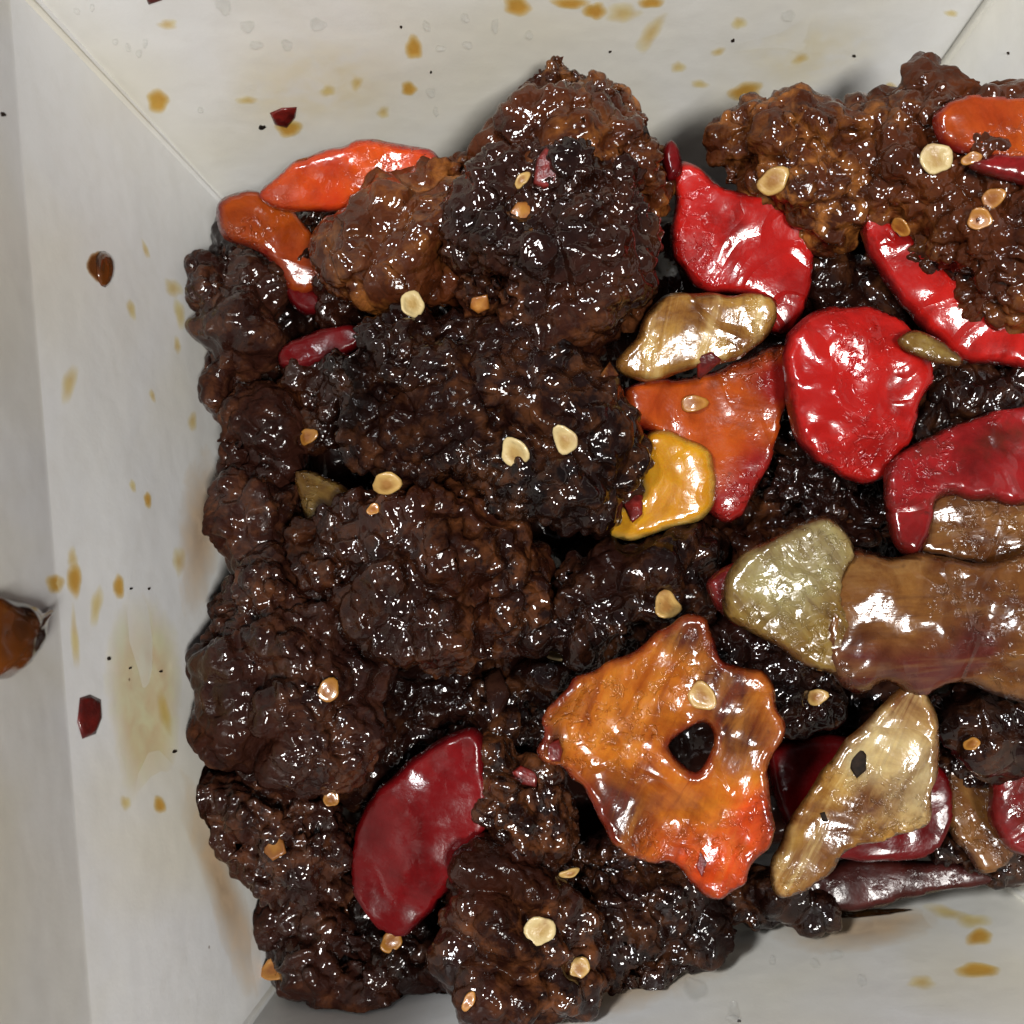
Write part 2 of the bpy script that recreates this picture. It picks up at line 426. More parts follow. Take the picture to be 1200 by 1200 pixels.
def blobmesh(name, outline, h, mat, label=None, cat=None, group=None, lift=.004, peak=(0, 0), normal=None, p0=None, under=.0, bumpy=0.0, kind=None):
    """a drop: irregular outline (pixels) set on the surface it touches, domed to height h"""
    outline = np.array(outline, float); c = outline.mean(0)
    if p0 is None:
        p0, normal = hit(*c)
    rings = 5; n = len(outline)
    base = np.array([unplane(x, y, p0, normal) for x, y in outline])
    cen = base.mean(0)
    t1 = base[0] - cen
    vs = [cen + normal * (h + lift)]; ed = [1.0]
    for r in range(1, rings + 1):
        k = r / rings
        for b in base:
            hh = h * math.sqrt(max(0, 1 - k ** 2.2))
            vs.append(lerp(cen, b, k) + normal * (hh + lift)); ed.append(1 - k)
    vs = np.array(vs)
    if bumpy: vs = vs + normal * (fbm(vs * 6, 41) * bumpy * np.array(ed) ** .5)[:, None]
    f = [(0, 1 + i, 1 + (i + 1) % n) for i in range(n)]
    for r in range(rings - 1):
        for i in range(n):
            a = 1 + r * n; b = a + n; j = (i + 1) % n
            f.append((a + i, b + i, b + j, a + j))
    m = len(vs)
    vs = np.vstack([vs, [cen - normal * under]]); ed.append(1)
    a = 1 + (rings - 1) * n
    for i in range(n): f.append((m, a + (i + 1) % n, a + i))
    o = mk(name, vs, f, mat, edge=ed, origin=cen)
    return tag(o, label, cat, group, kind)
def oval(cx, cy, rx, ry, ang=0, irr=.16, n=22):
    k = rnd.random() * 99; out = []
    for i in range(n):
        a = 2 * math.pi * i / n
        r = 1 + irr * (math.sin(2 * a + k) * .6 + math.sin(3 * a + 2.3 * k) * .5 + .4 * math.sin(5 * a + k * 1.7))
        x, y = rx * r * math.cos(a), ry * r * math.sin(a); t = math.radians(ang)
        out.append((cx + x * math.cos(t) - y * math.sin(t), cy + x * math.sin(t) + y * math.cos(t)))
    return out

# dried smears first, then drops, both lying on the card
def smear(outline, label, m='smear'):
    blobmesh('sauce_or_shade_smear', outline, .002, m, label, 'sauce smear', lift=.003)
def cr(pts, n=6, closed=True):
    pts = np.array(pts, float); N = len(pts); out = []
    for i in range(N if closed else N - 1):
        p0, p1, p2, p3 = pts[(i - 1) % N], pts[i], pts[(i + 1) % N], pts[(i + 2) % N]
        for j in range(n):
            t = j / n
            out.append(.5 * ((2 * p1) + (-p0 + p2) * t + (2 * p0 - 5 * p1 + 4 * p2 - p3) * t * t + (-p0 + 3 * p1 - 3 * p2 + p3) * t ** 3))
    return np.array(out)
smear(cr([(150, 690), (190, 705), (212, 760), (212, 850), (200, 925), (172, 950), (146, 930), (126, 850), (120, 760)]),
      'wide pale yellow sauce smear on the left wall beside the beef', 'smear_strong')
smear(cr([(300, 40), (420, 30), (480, 70), (470, 130), (400, 150), (320, 160), (250, 130)]), 'faint yellowish smear on the back wall above the orange pepper')
smear(cr([(840, 20), (980, 10), (1050, 40), (1020, 90), (940, 110), (860, 90)]), 'faint yellowish smear on the back wall near the right corner fold')
smear(cr([(40, 320), (62, 330), (66, 600), (84, 690), (60, 700), (46, 560)]), 'long thin faint smear running along the crease of the flap') if False else None
def on_wall(x, y):
    if y > 1050: return 'front wall of the box'
    if x < 10 + y * .083: return 'folded-out flap of the box'
    if y < 160 and x > 50 + y * .9: return 'right wall by the corner fold' if x > 1140 else 'back wall of the box'
    return 'left wall of the box'
for pts, lb in [([(214, 560), (240, 520), (262, 560), (258, 640), (240, 720), (214, 720), (206, 640)], 'painted shade film on the left wall beside the rounded beef knob'),
                ([(212, 900), (240, 940), (270, 1010), (300, 1080), (318, 1160), (296, 1180), (262, 1120), (232, 1020), (208, 950)], 'painted shade film on the left wall above the front corner'),
                ([(470, 1180), (560, 1170), (640, 1180), (720, 1165), (830, 1110), (880, 1105), (860, 1140), (740, 1190), (600, 1215), (480, 1205)], 'painted shade film on the front wall under the beef'),
                ([(900, 1085), (980, 1070), (1080, 1060), (1120, 1068), (1080, 1100), (1010, 1118), (930, 1115)], 'brown painted shade film round the thin onion skin on the front wall')]:
    blobmesh('sauce_or_shade_smear', cr(pts), .002, 'shade_film', lb, 'sauce smear', lift=.005)  # thin brown film painted in for the shade along the wall foot
DROPS = [  # cx, cy, rx, ry, angle, kind, label
 (185, 117, 16, 15, 20, 'drop_amber', 'round amber sauce drop beside the left corner fold of the box'),
 (196, 28, 15, 7, 5, 'drop_pale', 'small flat amber drop high on the back wall'),
 (485, 55, 12, 15, -20, 'drop_amber', 'teardrop amber sauce drop on the back wall above the beef peak'),
 (479, 103, 11, 9, 0, 'drop_amber', 'round yellow sauce drop under the teardrop drop on the back wall'),
 (449, 131, 9, 8, 0, 'drop_pale', 'faint round yellow drop above the orange pepper strip'),
 (418, 97, 8, 9, 0, 'drop_pale', 'faint small drop between round yellow drops on the back wall'),
 (384, 106, 10, 8, 0, 'drop_pale', 'faint wide drop to the side of the chilli crumb on the back wall'),
 (290, 117, 14, 6, 0, 'drop_pale', 'faint flat streak of sauce above the chilli crumb'),
 (606, 6, 20, 13, 5, 'drop_amber', 'bright amber sauce drop at the top of the back wall'),
 (668, 3, 22, 8, 0, 'drop_amber', 'wide amber sauce drop at the top of the back wall'),
 (697, 12, 15, 12, 0, 'drop_amber', 'amber drop joined to a wide yellow streak on the back wall'),
 (730, 15, 24, 12, -8, 'drop_pale', 'wide pale yellow puddle between amber drops on the back wall'),
 (763, 2, 17, 8, 0, 'drop_amber', 'bright amber drop above the long yellow run on the back wall'),
 (763, 38, 12, 28, 38, 'drop_pale', 'long slanting yellow run of sauce on the back wall'),
 (873, 106, 24, 11, -8, 'drop_amber', 'flat yellow sauce drop just above the beef by the back wall'),
 (866, 26, 10, 9, -40, 'drop_pale', 'small yellow tick of sauce on the back wall'),
 (842, 60, 10, 6, -20, 'drop_pale', 'small flat yellow dab below the tick of sauce'),
 (938, 68, 12, 7, -20, 'drop_pale', 'slanted faint yellow dab left of the right corner fold'),
 (820, 98, 12, 6, 10, 'drop_pale', 'faint yellow dab beside the flat yellow drop'),
 (795, 78, 10, 8, 10, 'drop_pale', 'faint round dab right of the beef peak on the back wall'),
 (1115, 15, 9, 5, 0, 'drop_pale', 'faint dab against the right corner fold of the box'),
 (1042, 108, 13, 10, -30, 'drop_amber', 'amber sauce drop where the beef touches the back wall'),
 (170, 293, 4, 13, -22, 'drop_pale', 'thin slanting drop on the left wall near the corner'),
 (202, 338, 10, 15, -30, 'drop_pale', 'broad pale drop on the left wall near the beef'),
 (210, 368, 8, 18, -12, 'drop_pale', 'long faint run under the broad pale drop'),
 (153, 362, 6, 14, -12, 'drop_pale', 'narrow yellow drop below the dark crumb on the left wall'),
 (207, 405, 5, 12, 0, 'drop_pale', 'faint narrow drop beside the leftmost beef chunk'),
 (178, 464, 4, 9, -18, 'drop_pale', 'tiny grey brown drop alone on the left wall'),
 (80, 450, 9, 28, 12, 'drop_pale', 'long faint vertical stain near the flap crease'),
 (225, 494, 6, 15, 0, 'drop_pale', 'faint yellow drop near the wall foot beside the beef'),
 (155, 570, 4, 9, -20, 'drop_pale', 'small slanting drop paired with a rounder one on the left wall'),
 (172, 586, 5, 10, -8, 'drop_amber', 'rounder drop of a pair on the left wall'),
 (209, 658, 9, 18, -8, 'drop_pale', 'yellow drop just above the wide smear'),
 (138, 688, 7, 18, 0, 'drop_amber', 'tall amber drop between crease stain and beef'),
 (112, 710, 8, 26, 6, 'drop_pale', 'faint brown run below the crease stain'),
 (86, 680, 11, 21, -4, 'drop_amber', 'bright orange sauce stain across the flap crease'),
 (64, 684, 11, 14, 0, 'drop_amber', 'orange stain on the flap beside the crease'),
 (84, 655, 8, 14, 0, 'drop_pale', 'pale stain above the orange crease stain'),
 (87, 750, 6, 38, -3, 'drop_pale', 'long pale run of sauce down the flap crease'),
 (186, 944, 7, 13, -12, 'drop_amber', 'amber drip at the end of the wide smear'),
 (146, 941, 7, 10, 0, 'drop_pale', 'small drip beside the amber drip of the wide smear'),
 (192, 836, 9, 28, -14, 'drop_pale', 'yellow run inside the wide smear'),
 (1146, 1138, 32, 9, 2, 'drop_amber', 'flat amber sauce drop on the front wall'),
 (1147, 1099, 19, 11, -5, 'drop_amber', 'brownish drop above the flat amber drop on the front wall'),
 (1140, 1080, 22, 10, 0, 'drop_pale', 'pale smudge under the dark onion on the front wall'),
 (1110, 1070, 30, 9, 12, 'drop_pale', 'faint slanting smudge on the front wall beside the front corner'),
 (1080, 1152, 20, 9, 0, 'drop_pale', 'faint dab to the side of the flat amber drop'),
]
for cx, cy, rx, ry, an, m, lb in DROPS:
    blobmesh('sauce_drop', oval(cx, cy, rx, ry, an), .010 if m == 'drop_pale' else .022, m, lb, 'sauce drop', 'sauce drops on the box walls', lift=.006)
for (cx, cy, r) in [(290, 30, 9), (336, 52, 8), (372, 28, 10), (300, 52, 7), (150, 55, 5), (163, 62, 5), (135, 48, 4), (170, 50, 5), (108, 8, 4), (90, 12, 4),
                    (235, 128, 4), (262, 5, 12), (516, 56, 5), (511, 130, 5), (500, 30, 6), (548, 52, 6), (505, 108, 7), (924, 18, 9), (815, 1160, 16),
                    (860, 1185, 10), (980, 1120, 8), (955, 1130, 7), (905, 1126, 6), (1010, 1150, 7), (860, 1196, 8), (620, 40, 6), (580, 30, 7), (545, 20, 6)]:
    blobmesh('grease_drop', oval(cx, cy, r * (1 + .3 * rnd.random()), r * .8, rnd.random() * 90), .035, 'drop_clear',
             'tiny clear bead of grease on the ' + on_wall(cx, cy), 'grease drop', 'clear grease beads on the box walls', lift=.002)
# solid bits on the walls
blobmesh('sauce_blob', cr([(-30, 700), (8, 701), (30, 706), (44, 716), (57, 711), (49, 726), (46, 750), (34, 772), (16, 792), (-2, 796), (-30, 798)], 3),
         .16, 'blob', 'thick shiny brown blob of sauce on the folded-out flap', 'sauce blob', bumpy=.05)
blobmesh('chilli_flake', cr([(93, 818), (105, 814), (118, 820), (119, 842), (112, 860), (96, 866), (90, 846)], 1), .025, 'flake',
         'dark red chilli flake stuck by the flap crease', 'chilli flake', bumpy=.02)
blobmesh('chilli_flake', cr([(316, 132), (330, 126), (348, 125), (346, 138), (336, 150), (322, 146)], 1), .03, 'flake',
         'reddish brown chilli crumb on the back wall', 'chilli flake', bumpy=.03)
blobmesh('sauce_drop', oval(338, 150, 18, 11, 10), .008, 'drop_amber', 'oily halo round the chilli crumb on the back wall', 'sauce drop', 'sauce drops on the box walls')
blobmesh('charred_crumb', cr([(112, 300), (122, 294), (132, 304), (131, 326), (123, 337), (114, 328)], 2), .04, 'blob',
         'dark brown charred crumb stuck on the left wall', 'crumb', bumpy=.02)
blobmesh('sauce_drop', oval(113, 312, 11, 20, -12), .006, 'drop_dark', 'brown halo round the charred crumb on the left wall', 'sauce drop', 'sauce drops on the box walls')
blobmesh('chilli_flake', cr([(166, -14), (196, -12), (190, 0), (174, 5)], 1), .02, 'flake', 'dark red flake at the top of the back wall', 'chilli flake', bumpy=.02)
for i, (x, y, r) in enumerate([(307, 149, 5), (470, 31, 2.2), (859, 47, 3), (1001, 65, 2.5), (1182, 62, 2.2), (127, 772, 3), (204, 881, 3), (152, 783, 2), (188, 787, 2.2),
                               (153, 690, 2), (174, 690, 2), (505, 84, 2), (715, 60, 2), (866, 1197, 2.5), (3, 134, 4)]):
    blobmesh('pepper_speck', oval(x, y, r * .8, r * .65, 0, .3, 9), .015, 'char', 'tiny black speck on the ' + on_wall(x, y), 'speck', 'black specks on the box walls')

# ------------------------------------------------------------------ food generators
def inpoly(p, poly):
    x, y = p[:, 0], p[:, 1]; r = np.zeros(len(p), bool); n = len(poly)
    for i in range(n):
        x0, y0 = poly[i]; x1, y1 = poly[(i + 1) % n]
        c = (y0 > y) != (y1 > y)
        with np.errstate(divide='ignore', invalid='ignore'):
            r ^= c & (x < (x1 - x0) * (y - y0) / (y1 - y0 + 1e-12) + x0)
    return r
def edist(p, poly):
    d = np.full(len(p), 1e9); n = len(poly)
    for i in range(n):
        a = poly[i]; b = poly[(i + 1) % n]; ab = b - a
        t = np.clip(((p - a) @ ab) / (ab @ ab + 1e-12), 0, 1)
        d = np.minimum(d, np.linalg.norm(p - (a + t[:, None] * ab), axis=1))
    return d

VOX = .029
nseed = [0]
def beef(outline, z, T, label, mat='beef_mid', tilt=(0, 0), lump=1.0, grain=1.0, dome=.0, name='beef_chunk', cat='beef', group='glazed beef chunks in the box', vox=VOX):
    """a crisp-coated chunk: outline in pixels at mid height z, thickness T, tilted; union of lumps, remeshed and crusted"""
    nseed[0] += 1; k = nseed[0]; R = np.random.default_rng(k * 11)
    outline = cr(outline, 5)
    c = outline.mean(0); p0 = unz(c[0], c[1], z)
    n = np.array([-tilt[0], -tilt[1], 1.0]); n /= np.linalg.norm(n)
    w3 = np.array([unplane(x, y, p0, n) for x, y in outline])
    poly = w3[:, :2]
    cen = poly.mean(0); dv = poly - cen; poly = cen + dv * (1 + .07 / np.linalg.norm(dv, axis=1))[:, None]
    lo, hi = poly.min(0), poly.max(0)
    st = .17
    gx, gy = np.meshgrid(np.arange(lo[0], hi[0] + st, st), np.arange(lo[1], hi[1] + st, st))
    g = np.stack([gx.ravel(), gy.ravel()], 1); g = g + R.uniform(-.06, .06, g.shape)
    g = g[inpoly(g, poly)]; d = edist(g, poly)
    keep = d > .10; g, d = g[keep], d[keep]
    rr = np.minimum(d * 1.02, T / 2) * R.uniform(.88, 1.06, len(d)); rr = np.maximum(rr, .12)
    zz = z + (g[:, 0] - p0[0]) * tilt[0] + (g[:, 1] - p0[1]) * tilt[1] + R.normal(0, .05 * lump, len(g)) + dome * np.minimum(d, 1)
    bm = bmesh.new()
    for (x, y), r, q in zip(g, rr, zz):
        bmesh.ops.create_icosphere(bm, subdivisions=2, radius=r, matrix=Matrix.Translation((x, y, q)))
    me = bpy.data.meshes.new('tmp'); bm.to_mesh(me); bm.free()
    ob = bpy.data.objects.new('tmp', me); C.objects.link(ob)
    md = ob.modifiers.new('r', 'REMESH'); md.mode = 'VOXEL'; md.voxel_size = vox
    sm = ob.modifiers.new('s', 'SMOOTH'); sm.iterations = 6; sm.factor = .5
    dg = bpy.context.evaluated_depsgraph_get()
    m2 = bpy.data.meshes.new_from_object(ob.evaluated_get(dg))
    bpy.data.objects.remove(ob); bpy.data.meshes.remove(me)
    N = len(m2.vertices); co = np.empty(N * 3); m2.vertices.foreach_get('co', co); co = co.reshape(-1, 3)
    def normals():
        nn = np.empty(N * 3, np.float32); m2.vertices.foreach_get('normal', nn); return nn.reshape(-1, 3).astype(float)
    q = co + k * 7.7
    nn = normals()
    wq = warp(q, 1.2, .22, k)
    co = co + nn * ((fbm(q * .8, k) * .26 + (.25 - worley(wq * 1.7, k) ** 2) * .40) * lump)[:, None]
    m2.vertices.foreach_set('co', co.ravel()); m2.update()
    nn = normals()
    q = co + k * 3.3; wq = warp(q, 3.0, .10, k + 5)
    axd = R.normal(size=3); axd /= np.linalg.norm(axd); wq = wq - np.outer(wq @ axd, axd) * R.uniform(.05, .4)
    gs = R.uniform(.85, 1.2)
    mask = np.clip(.62 + 1.5 * vnoise(q * 1.1, k + 3), .12, 1.15)
    w1 = worley(wq * 4.0 * gs, k + 2) ** 2; w2 = worley(wq * 8.6 * gs, k + 9) ** 2
    co = co + nn * (((.24 - w1) * .13 * (.4 + mask * .6) + (.24 - w2) * .115 * mask + fbm(q * 7, k + 4, 2) * .012 + ((1 - 2 * abs(vnoise(wq * 4.5 + 3, k + 31))) * (.35 + .65 * (1 - np.clip(mask, 0, 1)))) * .05) * grain)[:, None]
    co = clamp_in(co)
    co[:, 2] = np.maximum(co[:, 2], .02)
    org = np.array([co[:, 0].mean(), co[:, 1].mean(), co[:, 2].min()])
    m2.vertices.foreach_set('co', ((co - org) * S).ravel()); m2.update(); m2.shade_smooth()
    m2.materials.clear(); m2.materials.append(M[mat]); m2.name = name
    o = bpy.data.objects.new(name, m2); C.objects.link(o); o.location = Vector(org * S)
    return tag(o, label, cat, group)

def sheet(name, outline, z, T, mat, label=None, cat=None, group=None, tilt=(0, 0), dome=0.0, bend=0.0, axis=0.0, hole=None, wav=.05, wf=.9,
          round_=None, sp=.055, streak=None, jag=.03, parent=None, smoothn=6, lip=0.0, zones=(), zones2=()):
    """a cut slice: outline in pixels on a tilted plane, thickness T, rounded rim, domed / bent / wavy"""
    nseed[0] += 1; k = nseed[0]; T = T * .72
    out = cr(outline, smoothn); c = out.mean(0); p0 = unz(c[0], c[1], z)
    n = np.array([-tilt[0], -tilt[1], 1.0]); n /= np.linalg.norm(n)
    ex = np.array([1.0, 0, tilt[0]]); ex /= np.linalg.norm(ex); ey = np.cross(n, ex)
    def loc2(o):
        w3 = np.array([unplane(x, y, p0, n) for x, y in o]) - p0
        return np.stack([w3 @ ex, w3 @ ey], 1)
    def resample(pl):
        L = np.r_[0, np.cumsum(np.linalg.norm(np.diff(np.vstack([pl, pl[:1]]), axis=0), axis=1))]
        m = max(12, int(L[-1] / sp)); s = np.linspace(0, L[-1], m, endpoint=False); q = np.vstack([pl, pl[:1]])
        return np.stack([np.interp(s, L, q[:, 0]), np.interp(s, L, q[:, 1])], 1)
    P = resample(loc2(out))
    pz = np.c_[P * 5, np.full(len(P), k * 3.1)]
    P = P + np.stack([vnoise(pz, k), vnoise(pz + 40, k)], 1) * jag
    loops = [P]
    if hole is not None: loops.append(resample(loc2(cr(hole, 5))))
    lo, hi = P.min(0), P.max(0)
    gx, gy = np.meshgrid(np.arange(lo[0], hi[0], sp), np.arange(lo[1], hi[1], sp * .866))
    gx = gx + (np.arange(gx.shape[0]) % 2)[:, None] * sp * .5
    g = np.stack([gx.ravel(), gy.ravel()], 1)
    allb = np.vstack(loops)
    def dist(q):
        d = edist(q, P)
        if hole is not None: d = np.minimum(d, edist(q, loops[1]))
        return d
    ins = inpoly(g, P)
    if hole is not None: ins &= ~inpoly(g, loops[1])
    g = g[ins]; g = g[dist(g) > sp * .55]
    rd = round_ if round_ else min(T * .4, .07)
    # extra ring close to the rim for a round edge
    pts = np.vstack([allb, g]); edges = []; b = 0
    for L in loops:
        m = len(L); edges += [(b + i, b + (i + 1) % m) for i in range(m)]; b += m
    vo, eo, fo, *_ = delaunay_2d_cdt([Vector(p) for p in pts], edges, [], 0, 1e-5)
    V2 = np.array([tuple(p) for p in vo]); F = []
    cent = np.array([V2[list(f)].mean(0) for f in fo])
    good = inpoly(cent, P)
    if hole is not None: good &= ~inpoly(cent, loops[1])
    F = [tuple(f) for f, gd in zip(fo, good) if gd]
    d = dist(V2); isb = d < 1e-4
    pr = np.sqrt(np.clip(1 - (1 - np.minimum(d / rd, 1)) ** 2, 0, 1))
    a = math.radians(axis); bu = V2 @ np.array([math.cos(a), math.sin(a)]); bv = V2 @ np.array([-math.sin(a), math.cos(a)])
    zn2 = np.zeros(len(V2))
    for zx, zy, zr in zones2:
        zp = loc2([(zx, zy)])[0]; zn2 = zn2 + np.exp(-((V2 - zp) ** 2).sum(1) / (zr / 100) ** 2)
    zn = np.zeros(len(V2))
    for zx, zy, zr in zones:
        zp = loc2([(zx, zy)])[0]; zn = zn + np.exp(-((V2 - zp) ** 2).sum(1) / (zr / 100) ** 2)
    q3 = np.c_[V2 * wf, np.full(len(V2), k * 2.7)]
    mid = bend * bv ** 2 - dome * (bu ** 2 + bv ** 2) + fbm(q3, k, 3) * wav + lip * np.exp(-d / .12)
    tn = 1 + .25 * vnoise(q3 * 1.6 + 8, k + 2)
    W = p0 + V2[:, :1] * ex + V2[:, 1:] * ey
    top = W + n * (mid + pr * T * .5 * tn + (fbm(q3 * 3, k + 6, 2) * .025 + vnoise(q3 * 2.4 + 5, k + 9) * wav * .35) * np.minimum(1, d / .15))[:, None]
    bot = W + n * (mid - pr * T * .5 * tn)[:, None]
    N = len(V2); mp = np.arange(N); nb = np.where(~isb)[0]; mp[nb] = N + np.arange(len(nb))
    verts = np.vstack([top, bot[nb]])
    verts[:N][isb] = (W + n * mid[:, None])[isb]
    verts = clamp_in(verts)
    faces = F + [tuple(int(mp[i]) for i in reversed(f)) for f in F]
    sa = math.radians(streak if streak is not None else axis)
    lv = np.stack([V2 @ np.array([math.cos(sa), math.sin(sa)]), V2 @ np.array([-math.sin(sa), math.cos(sa)]), np.full(N, k * .71)], 1)
    o = mk(name, verts, faces, mat, parent, edge=np.r_[d, d[nb]], loc=np.vstack([lv, lv[nb]]))
    at = o.data.attributes.new('zone', 'FLOAT', 'POINT'); at.data.foreach_set('value', np.r_[zn, zn[nb]].astype(np.float32))
    at = o.data.attributes.new('zone2', 'FLOAT', 'POINT'); at.data.foreach_set('value', np.r_[zn2, zn2[nb]].astype(np.float32))
    return tag(o, label, cat, group)

# ------------------------------------------------------------------ sauce under the heap
def sauce():
    nx = 90; us, vs = np.meshgrid(np.linspace(-1, 1, nx), np.linspace(-1, 1, nx), indexing='ij')
    u, t = us.ravel(), vs.ravel()
    x, y = u * 4.1, t * 4.5
    p = np.c_[x, y, np.full(len(x), 2.2)]
    z = 2.15 + .25 * u + .6 * np.clip(u + .1, 0, 1) + fbm(p * .8, 77) * .35 + (.45 - worley(p * 2.2, 78)) * .3
    z = z * np.clip((1 - np.maximum(abs(u), abs(t))) * 7, .02, 1) ** .5
    top = np.c_[x, y, z]; top[:, 2] = np.maximum(top[:, 2], .04)
    f = [(i * nx + j, (i + 1) * nx + j, (i + 1) * nx + j + 1, i * nx + j + 1) for i in range(nx - 1) for j in range(nx - 1)]
    tag(mk('dark_sauce', clamp_in(top), f, 'sauce'), 'dark sticky sauce filling the gaps under the beef', 'sauce', kind='stuff')
sauce()

# ------------------------------------------------------------------ beef chunks
BB_ = beef
BB_([(560,170),(590,120),(620,85),(650,66),(700,70),(728,82),(745,115),(768,165),(786,215),(770,250),(700,250),(620,240),(575,215)], 4.5, 1.3,
    'tall brown beef chunk peaking against the back wall', 'beef_brown', tilt=(0, .05))
BB_([(580,190),(640,165),(700,172),(745,225),(760,300),(768,350),(735,385),(660,400),(590,390),(545,345),(540,280),(560,225)], 4.75, 1.5,
    'rounded knobbly beef lump with a red chilli scrap on top', 'beef_mid', dome=.12)
BB_([(440,215),(500,195),(560,175),(590,220),(560,290),(540,340),(480,360),(420,350),(385,320),(400,270)], 4.2, 1.2,
    'glistening beef chunk beside the orange pepper strip', 'beef_brown', tilt=(.15, 0))
BB_([(385,440),(430,400),(500,372),(590,380),(660,400),(715,440),(740,495),(758,545),(735,592),(680,622),(610,612),(560,575),(490,565),(430,545),(405,500)], 4.45, 1.5,
    'blackened crisp beef slab carrying two pale seeds side by side', 'beef_dark', grain=1.15, dome=.1)
BB_([(345,650),(400,592),(470,565),(540,568),(590,600),(625,640),(640,700),(610,760),(545,780),(480,760),(420,740),(375,705)], 4.2, 1.4,
    'reddish dark crusty beef slab below the blackened slab', 'beef_mid', grain=1.1)
BB_([(635,665),(700,640),(770,625),(820,612),(838,640),(830,690),(790,735),(720,765),(640,770),(600,735)], 4.0, 1.2,
    'dark knobbly beef strip under the yellow pepper', 'beef_dark')
BB_([(240,770),(268,712),(310,670),(345,655),(400,700),(440,760),(435,830),(410,900),(340,925),(262,900),(228,850)], 3.95, 1.5,
    'big brown beef lump pressed against the left wall', 'beef_dull', lump=1.1)
BB_([(225,895),(290,885),(360,910),(402,960),(398,1015),(340,1055),(285,1020),(240,985),(218,945)], 3.6, 1.2,
    'beef lump with orange crumbs below the big brown lump', 'beef_dull')
BB_([(300,1060),(350,1035),(420,1040),(480,1095),(500,1140),(450,1178),(380,1182),(325,1150),(302,1105)], 2.8, 1.2,
    'low beef lump in the front corner with a golden seed', 'beef_dull')
BB_([(565,885),(605,872),(645,890),(660,945),(650,1000),(612,1020),(570,1000),(556,940)], 3.75, 1.0,
    'narrow brown beef knuckle between red and orange pepper', 'beef_mid', grain=.8)
BB_([(570,985),(625,975),(670,1020),(700,1090),(705,1165),(660,1200),(600,1205),(548,1175),(522,1110),(530,1040)], 3.7, 1.3,
    'smooth glazed beef lump with a large pale seed', 'beef_mid', grain=.5, dome=.15)
BB_([(660,1000),(720,985),(790,1010),(850,1070),(848,1115),(800,1155),(730,1180),(690,1150),(665,1080)], 3.2, 1.1,
    'dark grainy beef chunk under the orange pepper tip', 'beef_dark')
BB_([(228,310),(262,288),(305,290),(332,340),(325,400),(305,462),(262,490),(238,450),(230,370)], 3.25, 1.1,
    'matt brown beef piece standing against the left wall below the corner', 'beef_dull', grain=.6)
BB_([(256,490),(290,468),(335,475),(352,520),(345,570),(300,590),(262,570),(252,530)], 3.45, 1.0,
    'small beef knob on the left wall above the olive onion', 'beef_dull')
BB_([(246,580),(290,552),(340,565),(372,610),(368,650),(320,675),(275,660),(250,625)], 3.55, 1.0,
    'rounded beef knob beside the olive onion piece', 'beef_dull')
BB_([(840,175),(870,148),(930,130),(1000,118),(1060,150),(1050,230),(1000,285),(940,290),(890,235),(850,222)], 4.4, 1.1,
    'shiny translucent brown beef piece behind the square red pepper', 'beef_brown')
BB_([(1010,140),(1050,95),(1078,74),(1110,90),(1150,100),(1240,92),(1250,230),(1240,330),(1190,380),(1130,360),(1055,290),(1000,230)], 4.7, 1.4,
    'large seed-strewn beef chunk in the back right corner', 'beef_brown', grain=.85)
BB_([(1050,440),(1110,405),(1180,395),(1260,400),(1260,500),(1180,510),(1090,530),(1050,500)], 4.1, 1.1,
    'dark beef piece between the red pepper strips', 'beef_dark')
BB_([(900,530),(940,510),(1000,545),(1035,590),(1020,640),(960,640),(905,590)], 3.6, 1.0,
    'dark beaded beef piece under the wrinkled red pepper', 'beef_dark', grain=1.7)
BB_([(940,250),(1000,265),(1050,330),(1060,400),(1000,420),(950,380),(930,320)], 3.7, 1.0,
    'dark beef piece in the gap between two red peppers', 'beef_mid')
BB_([(340,430),(390,415),(440,440),(430,500),(390,520),(345,490)], 3.5, .9,
    'small brown crumbly beef bit below the deep red strip', 'beef_mid')
BB_([(300,255),(420,240),(450,300),(440,390),(380,380),(320,330)], 3.2, 1.0,
    'shadowed beef chunk behind the dull orange curved strip', 'beef_mid')
BB_([(820,710),(880,735),(950,780),(990,830),(930,850),(870,830),(820,780)], 3.5, .9,
    'black glossy beef bit between orange pepper and green onion', 'beef_dark')
BB_([(920,840),(1010,820),(1120,830),(1180,850),(1170,930),(1060,920),(940,900)], 3.0, .9,
    'dark beef piece behind the folded onion wedge', 'beef_dark')
BB_([(820,600),(900,585),(1000,600),(1040,660),(960,690),(860,680)], 3.5, .8,
    'dark beef strip behind the green onion piece', 'beef_mid')
BB_([(400,760),(480,765),(560,790),(580,850),(520,880),(440,930),(400,900)], 3.1, 1.0,
    'black sauce-soaked beef piece above the deep red pepper', 'beef_dark', grain=.7)
BB_([(860,1030),(920,1035),(1000,1050),(960,1085),(880,1090),(840,1075)], 2.7, .6,
    'dark beef scrap under the onion wedge by the front wall', 'beef_dark', grain=.6)
BB_([(1090,810),(1160,800),(1270,815),(1270,900),(1180,905),(1110,880)], 3.7, .9,
    'dark sauced beef under the right end of the brown onion', 'beef_dark')
BB_([(1085,960),(1180,945),(1250,985),(1190,1030),(1105,1015)], 2.7, .8,
    'dark beef scrap in the right front corner', 'beef_dark')
BB_([(262,272),(330,290),(360,370),(345,440),(290,430),(262,370)], 2.75, .9,
    'dark beef piece in the gap behind the matt brown piece', 'beef_dark')
BB_([(560,760),(640,750),(680,790),(650,850),(580,880),(540,830)], 3.2, .9,
    'black sauce-soaked beef left of the holed orange pepper', 'beef_dark')
BB_([(400,1000),(470,1060),(540,1080),(560,1150),(500,1170),(430,1130)], 2.7, .9,
    'shadowed beef bit below the deep red pepper', 'beef_dark')

